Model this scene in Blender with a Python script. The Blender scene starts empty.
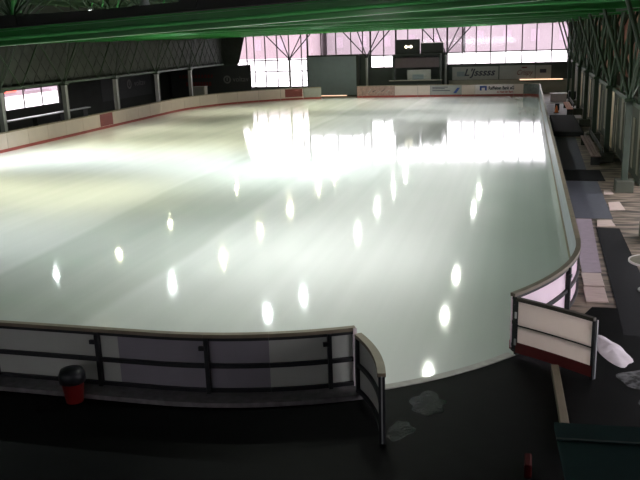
import bpy, bmesh, math, random
from mathutils import Vector, Matrix, noise
random.seed(7)
C = bpy.context.scene.collection
sc = bpy.context.scene
R = math.radians

# ------------------------------------------------------------------ materials
def new_mat(name):
    m = bpy.data.materials.new(name); m.use_nodes = True
    nt = m.node_tree; b = nt.nodes['Principled BSDF']
    return m, nt, b

def mat(name, col, rough=.6, metal=0., var=.18, scale=3., spec=.4, stretch=(1, 1, 1), emit=None, estr=0., bump=0., contrast=0.):
    m, nt, b = new_mat(name)
    L = nt.links
    tc = nt.nodes.new('ShaderNodeTexCoord'); mp = nt.nodes.new('ShaderNodeMapping')
    mp.inputs['Scale'].default_value = stretch
    nz = nt.nodes.new('ShaderNodeTexNoise'); nz.inputs['Scale'].default_value = scale; nz.inputs['Detail'].default_value = 6
    mx = nt.nodes.new('ShaderNodeMix'); mx.data_type = 'RGBA'
    a = [max(0, c * (1 - var)) for c in col]; d = [min(1, c * (1 + var)) for c in col]
    mx.inputs[6].default_value = (*a, 1); mx.inputs[7].default_value = (*d, 1)
    L.new(tc.outputs['Object'], mp.inputs[0]); L.new(mp.outputs[0], nz.inputs['Vector'])
    fac = nz.outputs['Fac']
    if contrast:
        mr = nt.nodes.new('ShaderNodeMapRange'); mr.inputs['From Min'].default_value = .5 - .5 / contrast; mr.inputs['From Max'].default_value = .5 + .5 / contrast
        L.new(fac, mr.inputs['Value']); fac = mr.outputs[0]
    L.new(fac, mx.inputs[0]); L.new(mx.outputs[2], b.inputs['Base Color'])
    b.inputs['Roughness'].default_value = rough; b.inputs['Metallic'].default_value = metal
    b.inputs['Specular IOR Level'].default_value = spec
    if bump:
        bp = nt.nodes.new('ShaderNodeBump'); bp.inputs['Strength'].default_value = bump; bp.inputs['Distance'].default_value = .02
        L.new(nz.outputs['Fac'], bp.inputs['Height']); L.new(bp.outputs[0], b.inputs['Normal'])
    if emit:
        b.inputs['Emission Color'].default_value = (*emit, 1); b.inputs['Emission Strength'].default_value = estr
    return m

def plastic_board(name, col, trans=.35):
    m, nt, b = new_mat(name)
    L = nt.links
    tc = nt.nodes.new('ShaderNodeTexCoord'); nz = nt.nodes.new('ShaderNodeTexNoise'); nz.inputs['Scale'].default_value = 1.3; nz.inputs['Detail'].default_value = 8
    mx = nt.nodes.new('ShaderNodeMix'); mx.data_type = 'RGBA'
    mx.inputs[6].default_value = (*[c * .86 for c in col], 1); mx.inputs[7].default_value = (*[min(1, c * 1.08) for c in col], 1)
    L.new(tc.outputs['Object'], nz.inputs['Vector']); L.new(nz.outputs['Fac'], mx.inputs[0]); L.new(mx.outputs[2], b.inputs['Base Color'])
    b.inputs['Roughness'].default_value = .35; b.inputs['Specular IOR Level'].default_value = .35
    tr = nt.nodes.new('ShaderNodeBsdfTranslucent'); L.new(mx.outputs[2], tr.inputs['Color'])
    ms = nt.nodes.new('ShaderNodeMixShader'); ms.inputs[0].default_value = trans
    L.new(b.outputs[0], ms.inputs[1]); L.new(tr.outputs[0], ms.inputs[2])
    L.new(ms.outputs[0], nt.nodes['Material Output'].inputs['Surface'])
    return m

def glass(name, tint=(.95, .96, .97)):
    m, nt, b = new_mat(name)
    nt.nodes.remove(b)
    L = nt.links
    t = nt.nodes.new('ShaderNodeBsdfTransparent'); t.inputs[0].default_value = (*tint, 1)
    g = nt.nodes.new('ShaderNodeBsdfGlossy'); g.inputs['Roughness'].default_value = .05
    ms = nt.nodes.new('ShaderNodeMixShader')
    ms.inputs[0].default_value = .05; L.new(t.outputs[0], ms.inputs[1]); L.new(g.outputs[0], ms.inputs[2])
    L.new(ms.outputs[0], nt.nodes['Material Output'].inputs['Surface'])
    return m

def ice_mat():
    m, nt, b = new_mat('ice')
    L = nt.links; N = nt.nodes.new
    tc = N('ShaderNodeTexCoord'); sp = N('ShaderNodeSeparateXYZ'); L.new(tc.outputs['Object'], sp.inputs[0])
    def math_(op, a, b_=None, clamp=False):
        n = N('ShaderNodeMath'); n.operation = op; n.use_clamp = clamp
        for i, v in enumerate((a, b_)):
            if v is None: continue
            if isinstance(v, (int, float)): n.inputs[i].default_value = v
            else: L.new(v, n.inputs[i])
        return n.outputs[0]
    def ns(scale, stretch, detail=5):
        mp = N('ShaderNodeMapping'); mp.inputs['Scale'].default_value = stretch
        n = N('ShaderNodeTexNoise'); n.inputs['Scale'].default_value = scale; n.inputs['Detail'].default_value = detail
        L.new(tc.outputs['Object'], mp.inputs[0]); L.new(mp.outputs[0], n.inputs['Vector'])
        return n.outputs['Fac']
    # the last pass of the resurfacer: a still wet lane along the rink, edges a little wavy
    wav = math_('MULTIPLY', math_('SUBTRACT', ns(.08, (1, 1, 1), 2), .5), 1.6)
    xx = math_('ADD', sp.outputs[0], wav)
    def smooth(a, b_):
        n = N('ShaderNodeMapRange'); n.interpolation_type = 'SMOOTHSTEP'
        n.inputs['From Min'].default_value = a; n.inputs['From Max'].default_value = b_
        L.new(xx, n.inputs['Value']); return n.outputs[0]
    lane = math_('MULTIPLY', smooth(-14.2, -13.8), math_('SUBTRACT', 1., smooth(-9.6, -9.2)))
    streak = ns(1.0, (1.6, .03, 1), 6)      # long passes of the machine
    patch = ns(.25, (1, .6, 1), 5)
    fine = ns(9., (1, 1, 1), 6)
    mx = N('ShaderNodeMix'); mx.data_type = 'RGBA'
    mx.inputs[6].default_value = (.72, .73, .715, 1); mx.inputs[7].default_value = (.61, .63, .60, 1)
    side = math_('MULTIPLY', smooth(-2.6, .1), 1.0)          # ice colour grades to a darker grey towards the right boards
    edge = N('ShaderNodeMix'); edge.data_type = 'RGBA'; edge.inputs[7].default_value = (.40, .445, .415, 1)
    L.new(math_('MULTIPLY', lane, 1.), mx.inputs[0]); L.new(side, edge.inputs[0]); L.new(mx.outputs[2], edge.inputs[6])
    mx2 = N('ShaderNodeMix'); mx2.data_type = 'RGBA'; mx2.blend_type = 'MULTIPLY'; mx2.inputs[0].default_value = .5
    cr = N('ShaderNodeValToRGB'); cr.color_ramp.elements[0].position = .3; cr.color_ramp.elements[1].position = .7
    cr.color_ramp.elements[0].color = (.72, .76, .74, 1); cr.color_ramp.elements[1].color = (1, 1, 1, 1)
    L.new(math_('ADD', math_('MULTIPLY', streak, .6), math_('MULTIPLY', patch, .4)), cr.inputs[0])
    L.new(edge.outputs[2], mx2.inputs[6]); L.new(cr.outputs[0], mx2.inputs[7])
    L.new(mx2.outputs[2], b.inputs['Base Color'])
    r = math_('ADD', .062, math_('MULTIPLY', math_('SUBTRACT', streak, .35), .08))
    r = math_('SUBTRACT', r, math_('MULTIPLY', lane, .02))
    r = math_('MAXIMUM', r, .02)
    L.new(r, b.inputs['Roughness'])
    b.inputs['IOR'].default_value = 1.31
    b.inputs['Specular IOR Level'].default_value = .5
    bp = N('ShaderNodeBump'); bp.inputs['Strength'].default_value = .025; bp.inputs['Distance'].default_value = .01
    L.new(fine, bp.inputs['Height']); L.new(bp.outputs[0], b.inputs['Normal'])
    return m

M = dict(
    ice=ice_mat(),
    concrete=mat('worn_concrete', (.125, .10, .075), .6, var=.75, scale=1.4, stretch=(.7, 2.6, 1), contrast=5.),
    dark_floor=mat('wet_black_rubber', (.0024, .0027, .0028), .5, var=.7, scale=3, bump=.15, spec=.03),
    mat_slate=mat('slate_rubber', (.055, .06, .075), .75, var=.25, scale=7),
    mat_black=mat('black_rubber', (.005, .0055, .0065), .8, spec=.12, var=.4, scale=6),
    mat_violet=mat('violet_grey_rubber', (.27, .22, .255), .8, var=.2, scale=5),
    threshold=mat('wet_threshold_strip', (.30, .29, .27), .5, var=.4, scale=6),
    kerb=mat('kerb_concrete', (.16, .155, .16), .8, var=.5, scale=8),
    board=plastic_board('white_board_plastic', (.62, .53, .48)),
    board_cool=plastic_board('bluish_white_board_plastic', (.50, .53, .56), .3),
    board_milky=plastic_board('milky_board_plastic', (.92, .80, .88), .5),
    board_gate=plastic_board('beige_gate_plastic', (.85, .79, .73), .5),
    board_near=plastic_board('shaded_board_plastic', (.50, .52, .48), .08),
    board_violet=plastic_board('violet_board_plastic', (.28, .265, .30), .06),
    kick_red=mat('red_kick_strip', (.24, .045, .04), .5, var=.25),
    kick_dark=mat('dark_red_kick_strip', (.10, .012, .012), .5, var=.25),
    cap=mat('worn_timber_cap', (.20, .165, .115), .55, var=.3, scale=4),
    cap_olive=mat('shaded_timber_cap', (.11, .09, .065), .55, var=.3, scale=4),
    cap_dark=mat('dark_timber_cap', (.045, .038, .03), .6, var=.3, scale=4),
    steel_black=mat('black_steel', (.018, .02, .022), .5, metal=.2),
    steel_grey=mat('grey_steel', (.22, .22, .21), .5, metal=.2),
    galv=mat('galvanised_steel', (.45, .46, .46), .4, metal=.7),
    green=mat('green_painted_steel', (.028, .20, .042), .35, var=.25, scale=2),
    green_pale=mat('pale_green_pipe', (.07, .36, .10), .35, var=.3, scale=3),
    green_dark=mat('dark_green_painted_steel', (.016, .04, .016), .5, var=.35, scale=2),
    green_mid=mat('faded_green_steel', (.022, .036, .022), .6, var=.35, scale=2),
    charcoal=mat('charcoal_steel', (.012, .014, .012), .6),
    deck=mat('dark_green_roof_deck', (.02, .05, .02), .7, var=.4, scale=1.5),
    fascia=mat('grey_mesh_cladding', (.034, .038, .033), .8, var=.4, scale=2.5),
    wall_dark=mat('dark_grey_green_wall', (.045, .055, .05), .8, var=.3, scale=1.2),
    wall_left=mat('black_green_wall', (.02, .023, .022), .8, var=.4, scale=1.),
    wall_mid=mat('grey_olive_wall', (.26, .245, .2), .8, var=.4, scale=1.2),
    wall_olive=mat('dark_olive_wall', (.05, .055, .04), .8, var=.5, scale=1.2),
    wall_pale=mat('pale_wall_panel', (.24, .22, .17), .7, var=.4, scale=1.5),
    timber=mat('brown_timber_boards', (.45, .18, .12), .7, var=.5, scale=2, stretch=(1, 8, .4)),
    beige=mat('beige_painted_door', (.60, .48, .32), .6, var=.2),
    plank=mat('weathered_plank', (.46, .37, .33), .7, var=.35, scale=3, stretch=(1, 6, 1)),
    bench_wood=mat('worn_brown_bench', (.16, .105, .095), .6, var=.5, scale=3, stretch=(4, .6, 1)),
    timber_old=mat('old_timber', (.085, .066, .043), .7, var=.35, scale=4, stretch=(6, 1, 1)),
    mullion=mat('dark_window_frame', (.03, .016, .013), .5),
    banner=mat('dark_banner_cloth', (.032, .035, .038), .7, var=.15),
    ring=mat('faded_grey_print', (.16, .16, .16), .8),
    redprint=mat('faded_red_print', (.11, .02, .022), .8),
    shutter=mat('grey_green_shutter', (.17, .205, .23), .6, var=.12, scale=2),
    white_print=mat('white_print', (.62, .55, .56), .5, var=.06),
    blue_print=mat('blue_print', (.03, .06, .25), .5),
    ink=mat('dark_print', (.03, .03, .05), .6),
    red_ink=mat('red_print', (.35, .03, .04), .6),
    red_ad=mat('dark_red_advert', (.16, .035, .035), .5, var=.25),
    brown_ad=mat('mottled_brown_advert', (.26, .17, .15), .5, var=.6, scale=5),
    grey_ad=mat('grey_advert', (.27, .27, .26), .5, var=.15),
    dark_ad=mat('dark_picture_advert', (.12, .13, .13), .5, var=.7, scale=4),
    teal_pale=mat('pale_teal_sheet', (.014, .036, .037), .55),
    teal=mat('teal_sheet', (.008, .034, .036), .8, var=.3, scale=3, spec=.1),
    bin_red=mat('red_plastic', (.13, .006, .005), .4, var=.2),
    crate_red=mat('dull_red_plastic', (.03, .002, .002), .7, spec=.05),
    bin_black=mat('black_plastic', (.008, .009, .012), .45),
    snow=mat('snow', (.50, .45, .49), .8, var=.15, scale=6, bump=.4),
    dirty_snow=mat('dirty_snow', (.05, .05, .053), .8, var=.95, contrast=4., scale=9, bump=.4),
    ext_snow=mat('outdoor_snow', (.88, .86, .87), .9, var=.06, scale=.1),
    pink=mat('pinkish_render', (.20, .15, .165), .9, var=.22, scale=.18),
    pink_dark=mat('dusty_pink_render', (.18, .145, .16), .9, var=.25, scale=.2),
    ext_glass=mat('far_dark_glass', (.20, .15, .18), .3),
    ext_red=mat('red_hoarding', (.75, .10, .06), .6),
    pale_crate=mat('pale_pink_plastic', (.55, .42, .44), .5),
    pale_mat=mat('pale_frosted_matting', (.48, .43, .47), .7, var=.35, scale=1.5),
    orange=mat('orange_plastic', (.7, .16, .03), .5),
    table_top=mat('olive_table_top', (.13, .12, .085), .5, var=.4, scale=6),
    table_rim=mat('pale_table_rim', (.5, .48, .45), .4),
    lamp_body=mat('grey_lamp_housing', (.35, .36, .36), .4, metal=.5),
    puddle=mat('water_film', (.003, .005, .005), .06, var=.3, spec=.03, bump=.5, scale=22),
    pane=glass('window_glass'),
)
LAMPC = (.93, 1.0, .86)
M['lamp_cool'] = mat('lit_lamp_diffuser', (.9, .9, .9), emit=(.90, 1.0, .98), estr=190)
M['lamp'] = mat('lit_lamp_diffuser_neutral', (.9, .9, .9), emit=(.94, 1.0, .88), estr=190)
M['lamp_warm'] = mat('lit_lamp_diffuser_warm', (.9, .9, .9), emit=(1.0, .98, .66), estr=190)
M['lamp_bulb'] = mat('lit_lamp_bulb', (.9, .9, .9), emit=(1, .96, 1), estr=6)
M['sign_lit'] = mat('lit_sign_face', (.9, .9, .8), emit=(1, .92, .65), estr=1.0)
M['tube_lit'] = mat('lit_orange_tube', (.9, .6, .4), emit=(1, .62, .40), estr=.5)

# ------------------------------------------------------------------ geometry
class MB:
    def __init__(s): s.v = []; s.f = []
    def add(s, vs, fs):
        o = len(s.v); s.v += [tuple(v) for v in vs]; s.f += [tuple(i + o for i in f) for f in fs]; return s
    def box(s, x0, x1, y0, y1, z0, z1):
        vs = [(x, y, z) for z in (z0, z1) for y in (y0, y1) for x in (x0, x1)]
        return s.add(vs, [(0, 2, 3, 1), (4, 5, 7, 6), (0, 1, 5, 4), (1, 3, 7, 5), (3, 2, 6, 7), (2, 0, 4, 6)])
    def obox(s, c, ax, half):
        """box at c, half sizes along rows of ax"""
        c = Vector(c); a = [Vector(x).normalized() for x in ax]
        vs = []
        for k in (-1, 1):
            for j in (-1, 1):
                for i in (-1, 1):
                    vs.append(c + a[0] * half[0] * i + a[1] * half[1] * j + a[2] * half[2] * k)
        return s.add(vs, [(0, 2, 3, 1), (4, 5, 7, 6), (0, 1, 5, 4), (1, 3, 7, 5), (3, 2, 6, 7), (2, 0, 4, 6)])
    def bar(s, a, b, w, h, up=(0, 0, 1)):
        a, b = Vector(a), Vector(b); d = (b - a); L = d.length; d.normalize()
        u = Vector(up)
        if abs(d.dot(u)) > .98: u = Vector((0, 1, 0))
        sd = d.cross(u).normalized(); u = sd.cross(d)
        return s.obox((a + b) / 2, (d, sd, u), (L / 2, w / 2, h / 2))
    def tube(s, a, b, r, n=8, r2=None):
        a, b = Vector(a), Vector(b); d = (b - a).normalized(); r2 = r if r2 is None else r2
        u = Vector((0, 0, 1)) if abs(d.z) < .95 else Vector((1, 0, 0))
        x = d.cross(u).normalized(); y = d.cross(x)
        vs = []
        for p, rr in ((a, r), (b, r2)):
            for i in range(n):
                t = 2 * math.pi * i / n; vs.append(p + (x * math.cos(t) + y * math.sin(t)) * rr)
        fs = [(i, (i + 1) % n, n + (i + 1) % n, n + i) for i in range(n)] + [tuple(range(n - 1, -1, -1)), tuple(range(n, 2 * n))]
        return s.add(vs, fs)
    def lathe(s, c, prof, n=20):
        vs = []; fs = []; k = len(prof)
        for i in range(n):
            t = 2 * math.pi * i / n
            for r, z in prof: vs.append((c[0] + r * math.cos(t), c[1] + r * math.sin(t), c[2] + z))
        for i in range(n):
            j = (i + 1) % n
            for q in range(k - 1): fs.append((i * k + q, j * k + q, j * k + q + 1, i * k + q + 1))
        return s.add(vs, fs)
    def prism(s, pts, z0, z1):
        n = len(pts)
        vs = [(x, y, z0) for x, y in pts] + [(x, y, z1) for x, y in pts]
        return s.add(vs, [tuple(range(n - 1, -1, -1)), tuple(range(n, 2 * n))] + [(i, (i + 1) % n, n + (i + 1) % n, n + i) for i in range(n)])
    def strip(s, path, o0, o1, z0, z1):
        """path: [(point, outward normal)]; a wall between offsets o0..o1 and heights z0..z1"""
        n = len(path); vs = []; fs = []
        for p, q in path:
            for o, z in ((o0, z0), (o1, z0), (o1, z1), (o0, z1)): vs.append((p[0] + q[0] * o, p[1] + q[1] * o, z))
        for i in range(n - 1):
            for k in range(4): fs.append((i * 4 + k, i * 4 + (k + 1) % 4, i * 4 + 4 + (k + 1) % 4, i * 4 + 4 + k))
        fs += [(3, 2, 1, 0), tuple((n - 1) * 4 + k for k in range(4))]
        return s.add(vs, fs)
    def build(s, name, m, parent=None, smooth=False, bevel=0.):
        me = bpy.data.meshes.new(name); 
        vs = s.v
        if parent is not None:
            inv = parent_world(parent)
            vs = [tuple(Vector(v) - inv) for v in vs]
        me.from_pydata(vs, [], s.f); me.update()
        bm = bmesh.new(); bm.from_mesh(me); bmesh.ops.recalc_face_normals(bm, faces=bm.faces)
        bm.to_mesh(me); bm.free()
        if smooth:
            for p in me.polygons: p.use_smooth = True
        o = bpy.data.objects.new(name, me); C.objects.link(o)
        me.materials.append(M[m] if isinstance(m, str) else m)
        if parent is not None: o.parent = parent
        if bevel:
            b = o.modifiers.new('bevel', 'BEVEL'); b.width = bevel; b.segments = 2; b.limit_method = 'ANGLE'
        return o

def parent_world(o):
    p = Vector((0, 0, 0))
    while o is not None: p += Vector(o.location); o = o.parent
    return p

def tag(o, label, cat, group=None, kind=None):
    o['label'] = label; o['category'] = cat
    if group: o['group'] = group
    if kind: o['kind'] = kind
    return o
def struct(o): o['kind'] = 'structure'; return o
def thing(name, label, cat, loc=(0, 0, 0), group=None):
    o = bpy.data.objects.new(name, None); C.objects.link(o); o.location = loc; o.empty_display_size = .2
    return tag(o, label, cat, group)
def dup(root, loc, label=None):
    r = root.copy(); C.objects.link(r); r.location = loc
    if label: r['label'] = label
    for ch in list(root.children):
        c = ch.copy(); C.objects.link(c); c.parent = r
        for g in list(ch.children):
            d = g.copy(); C.objects.link(d); d.parent = c
    return r
def text_mesh(name, body, size, loc, m, parent, bold=0., shear=0., facing=(0, -1), width=None):
    """upright lettering, readable from the direction `facing` looks out to"""
    cu = bpy.data.curves.new(name, 'FONT'); cu.body = body; cu.size = size; cu.extrude = .004; cu.offset = bold; cu.shear = shear
    cu.align_x = 'CENTER'; cu.align_y = 'CENTER'; cu.resolution_u = 3
    t = bpy.data.objects.new(name, cu); C.objects.link(t)
    dg = bpy.context.evaluated_depsgraph_get()
    me = bpy.data.meshes.new_from_object(t.evaluated_get(dg))
    bpy.data.objects.remove(t); bpy.data.curves.remove(cu)
    ang = math.atan2(facing[1], facing[0]) + math.pi / 2
    sx = 1.
    if width:
        w = max(v.co.x for v in me.vertices) - min(v.co.x for v in me.vertices); sx = width / w
    me.transform(Matrix.Rotation(ang, 4, 'Z') @ Matrix.Rotation(R(90), 4, 'X') @ Matrix.Diagonal((sx, 1, 1, 1)))
    o = bpy.data.objects.new(name, me); C.objects.link(o); me.materials.clear(); me.materials.append(M[m])
    o.parent = parent; o.location = Vector(loc) - parent_world(parent)
    return o

# ------------------------------------------------------------------ the rink outline
XR, XL, YN, YF = 1.33, -29.48, 11.62, 76.9
RN, RF, RL = 7.43, 1.4, 14.0          # corner radii: near corners, far right, far left
CN = (XR - RN, YN + RN); CF = (XR - RF, YF - RF); CL = (XL + RL, YF - RL); CM = (XL + RN, YN + RN)
A_R, A_L = -36.3, -62.9               # gate posts on the near right corner
segs = [('arc', CN, RN, A_R, 0), ('line', (XR, CN[1]), (XR, CF[1])), ('arc', CF, RF, 0, 90), ('line', (CF[0], YF), (CL[0], YF)),
        ('arc', CL, RL, 90, 180), ('line', (XL, CL[1]), (XL, CM[1])), ('arc', CM, RN, 180, 270), ('line', (CM[0], YN), (CN[0], YN)),
        ('arc', CN, RN, -90, A_L)]
def seg_len(g):
    return abs(R(g[4] - g[3])) * g[2] if g[0] == 'arc' else (Vector(g[2]) - Vector(g[1])).length
starts = [0.]
for g in segs: starts.append(starts[-1] + seg_len(g))
def at(s):
    for i, g in enumerate(segs):
        if s <= starts[i + 1] + 1e-6 or i == len(segs) - 1:
            t = (s - starts[i]) / seg_len(g)
            if g[0] == 'arc':
                a = R(g[3] + (g[4] - g[3]) * t); n = (math.cos(a), math.sin(a))
                return (g[1][0] + n[0] * g[2], g[1][1] + n[1] * g[2]), n
            a, b = Vector(g[1]), Vector(g[2]); d = (b - a).normalized(); p = a + (b - a) * t
            return (p.x, p.y), (d.y, -d.x)
def path(s0, s1, step=.35):
    n = max(2, int((s1 - s0) / step) + 1)
    return [at(s0 + (s1 - s0) * i / (n - 1)) for i in range(n)]

# ------------------------------------------------------------------ setting: ice, floors
loop = [at(starts[-1] * i / 400)[0] for i in range(401)]
gate_arc = [(CN[0] + math.cos(R(a)) * (RN + .26), CN[1] + math.sin(R(a)) * (RN + .26)) for a in (A_L + 1.2, -58, -54, -50, -46, -42, A_R - 1.2)]
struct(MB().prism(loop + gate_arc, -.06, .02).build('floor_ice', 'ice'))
struct(MB().prism([(x, y) for x, y in ((-38, -4), (6, -4), (6, 80.2), (-38, 80.2))], -.3, -.06).build('floor_slab', 'concrete'))
# walkable floor around the ice: outline with the ice cut out, as quads between the loop and a wide rectangle
def ring_floor():
    m = MB(); n = 240
    full = [at(starts[-1] * i / n)[0] for i in range(n + 1)] + gate_arc
    cx, cy = (XR + XL) / 2, (YN + YF) / 2
    outr = []
    for x, y in full:
        dx, dy = x - cx, y - cy
        k = min(((6 - cx) / dx) if dx > 0 else ((-38 - cx) / dx) if dx < 0 else 1e9, ((80.2 - cy) / dy) if dy > 0 else ((-4 - cy) / dy) if dy < 0 else 1e9)
        outr.append((cx + dx * k, cy + dy * k))
    N = len(full)
    vs = [(x, y, 0) for x, y in full] + [(x, y, 0) for x, y in outr] + [(6, -4, 0), (-38, -4, 0), (6, 80.2, 0), (-38, 80.2, 0)]
    fs = []
    def wall(p): return ('R' if abs(p[0] - 6) < 1e-3 else 'L' if abs(p[0] + 38) < 1e-3 else 'T' if abs(p[1] - 80.2) < 1e-3 else 'B')
    cor = {frozenset('RB'): 2 * N, frozenset('LB'): 2 * N + 1, frozenset('RT'): 2 * N + 2, frozenset('LT'): 2 * N + 3}
    for i in range(N):
        j = (i + 1) % N; a, b = wall(outr[i]), wall(outr[j])
        if a == b: fs.append((i, j, N + j, N + i))
        else: fs.append((i, j, N + j, cor[frozenset(a + b)], N + i))
    return m.add(vs, fs)
struct(ring_floor().build('floor', 'concrete'))
near_black = [(-26, 1.5), (5.4, 1.5), (5.4, 17.4), (1.62, 17.4), (1.15, 16.2), (.66, 15.3), (.3, 14.7)] + [(CN[0] + math.cos(R(a)) * (RN + .27), CN[1] + math.sin(R(a)) * (RN + .27)) for a in (-39, -42, -46, -50, -54, -58, -61.5)] + [(p[0] + n[0] * .5, p[1] + n[1] * .5) for p, n in reversed(path(starts[7] - 4, starts[9], .4))]
struct(MB().prism(near_black, .0, .012).build('floor_rubber', 'dark_floor'))
th = [((CN[0] + math.cos(R(a)) * RN, CN[1] + math.sin(R(a)) * RN), (math.cos(R(a)), math.sin(R(a)))) for a in [A_L + 1.5 + (A_R - A_L - 3) * i / 10 for i in range(11)]]
struct(MB().strip(th, .10, .262, .0, .03).build('trim_2', 'threshold'))
kp = [(p, n) for p, n in path(starts[7], starts[9], .4)]
struct(MB().strip(kp, .06, .48, 0, .085).build('trim_kerb', 'kerb'))

# ------------------------------------------------------------------ dasher boards
PANEL_Z = (.05, 1.10)
def board(s0, s1, label, panel='board', kick='kick_red', frame=False, group=None, cap='cap', posts=2, kick_out=False, seam=True, post_at=.05):
    (cx, cy), cn = at((s0 + s1) / 2)
    e = .012 if not frame else .0015
    pt = path(s0 + e, s1 - e)
    root = thing('dasher_board', label, 'rink board', (cx + cn[0] * .05, cy + cn[1] * .05, 0), group)
    pm = MB()
    if seam:
        pm.strip(pt, .0, .022, .05, .575).strip(pt, .0, .022, .592, 1.10).strip(pt, .01, .026, .57, .60)
    else: pm.strip(pt, .0, .022, .05, 1.10)
    pm.build('panel', panel, root)
    MB().strip(pt, -.014, -.001, .021, .20).build('kick_plate', kick, root)
    MB().strip(pt, -.02, .09, 1.10, 1.165).build('cap_rail', cap, root)
    if frame:
        MB().strip(pt, .03, .085, .54, .615).build('mid_rail', 'steel_black', root)
        MB().strip(pt, .03, .085, .09, .155).build('bottom_rail', 'steel_black', root)
        MB().strip(pt, .03, .085, 1.045, 1.098).build('top_rail', 'steel_black', root)
        for k in range(posts):
            p, n = at(s0 + (s1 - s0) * (k + .5) / posts) if posts > 1 else at(s0 + post_at)
            t = (-n[1], n[0])
            b = MB().obox((p[0] + n[0] * .08, p[1] + n[1] * .08, .55), ((t[0], t[1], 0), (n[0], n[1], 0), (0, 0, 1)), (.035, .05, .55))
            b.obox((p[0] + n[0] * .10, p[1] + n[1] * .10, .012), ((t[0], t[1], 0), (n[0], n[1], 0), (0, 0, 1)), (.07, .09, .012))
            post = b.build('support_post', 'steel_black', root)
            MB().obox((p[0] + n[0] * .135 - t[0] * .07, p[1] + n[1] * .135 - t[1] * .07, .93), ((t[0], t[1], 0), (n[0], n[1], 0), (0, 0, 1)), (.05, .025, .035)).build('bracket', 'steel_black', post)
    return root
def run(s0, s1, n, label, **k):
    return [board(s0 + (s1 - s0) * i / n, s0 + (s1 - s0) * (i + 1) / n, label, **k) for i in range(n)]

# right: near corner up to the gate, then the long straight side
run(starts[0], starts[1], 2, 'milky white dasher board on the curve behind the open right gate', panel='board_milky', frame=True, posts=1, cap='cap_olive', group='curved boards behind the right gate')
run(starts[1], starts[2], 25, 'bluish white dasher board along the straight right side of the rink', panel='board_cool', kick='cap', group='boards along the right side')
sF = starts[3]
board(starts[2], sF, 'curved corner dasher board with a dark picture at the far right of the rink', panel='dark_ad', seam=False)
def sx(X): return sF + (CF[0] - X)
def ad_on(root, s0, s1, m, z0=.22, z1=1.08):
    return MB().strip(path(s0, s1), -.012, -.003, z0, z1).build('advert_panel', m, root)
board(sx(CF[0]), sx(-.95), 'short plain white dasher board right of the bank advert at the far end', panel='board')
bank = board(sx(-.95), sx(-4.55), 'white dasher board with a blue bank logo and dark lettering at the far end', panel='white_print', seam=False)
lg = MB()
lg.box(-4.1, -3.92, YF - .012, YF - .004, .55, .90).box(-3.62, -3.44, YF - .012, YF - .004, .55, .90).box(-4.1, -3.44, YF - .012, YF - .004, .80, .98)
lg.build('bank_logo', 'blue_print', bank)
text_mesh('bank_lettering', 'Raiffeisen Bank eG', .44, (-2.1, YF - .008, .76), 'ink', bank, bold=.016, width=2.35)
text_mesh('small_lettering', 'im Netz der Bank', .26, (-1.75, YF - .008, .40), 'red_ink', bank, bold=.008, width=1.5)
run(sx(-4.55), sx(-5.8), 1, 'short plain white dasher board left of the bank advert at the far end', panel='board')
g = board(sx(-5.8), sx(-8.8), 'dasher board with a grey advert of thin text lines at the far end', panel='grey_ad', seam=False)
for i, (z, w, m_) in enumerate(((.92, 1.5, 'ink'), (.78, 1.2, 'ink'), (.60, 1.7, 'ink'))):
    MB().box(-8.6, -8.6 + w, YF - .012, YF - .004, z - .03, z + .03).build('print_line', m_, g)
MB().add([(-6.6, YF - .012, .35), (-6.3, YF - .012, .35), (-5.95, YF - .012, .85), (-6.2, YF - .012, .85), (-6.6, YF - .004, .35), (-6.3, YF - .004, .35), (-5.95, YF - .004, .85), (-6.2, YF - .004, .85)],
         [(0, 1, 2, 3), (7, 6, 5, 4), (0, 4, 5, 1), (1, 5, 6, 2), (2, 6, 7, 3), (3, 7, 4, 0)]).build('print_mark', 'blue_print', g)
board(sx(-8.8), sx(-10.0), 'narrow plain white dasher board beside the grey advert at the far end', panel='board')
board(sx(-10.0), sx(-12.25), 'wider plain white dasher board beside the mottled brown advert at the far end', panel='board')
g = board(sx(-12.25), sx(CL[0]), 'mottled brown dasher board with dark scrawled print right of the tall shutter', panel='brown_ad', seam=False)
for i in range(5):
    x0 = -14.9 + i * .45
    MB().bar((x0, YF - .01, .45 + .1 * (i % 2)), (x0 + .32, YF - .01, .85 - .12 * (i % 3)), .012, .05).build('print_mark', 'ink' if i % 2 else 'grey_ad', g)
sL = starts[4]
def sa(deg): return sL + R(deg - 90) * RL
board(sL, sa(92.2), 'end dasher board with mottled print next to the shutter opening', panel='brown_ad', seam=False)
board(sa(106.7), sa(114.0), 'light grey dasher board left of the shutter opening at the far end', panel='grey_ad', seam=False)
g = board(sa(114.0), sa(123.5), 'white dasher board with a dark red advert at the far end', panel='board')
ad_on(g, sa(114.4), sa(121.6), 'red_ad', .30, 1.08)
run(sa(123.5), starts[5], 6, 'white dasher board round the far left corner of the rink', group='boards round the far left corner')
LEFT = 'plain white dasher board with red kick strip along the left side'
s_y = lambda y: starts[5] + (CL[1] - y)
run(starts[5], s_y(52.75), 5, LEFT, group='boards along the left side')
g = board(s_y(52.75), s_y(50.65), 'white left side dasher board with a dark red square advert'); ad_on(g, s_y(52.68), s_y(50.85), 'red_ad', .22, 1.09)
run(s_y(50.65), starts[6], 15, LEFT, group='boards along the left side')
run(starts[6], starts[7], 5, LEFT, group='boards along the left side')
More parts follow.
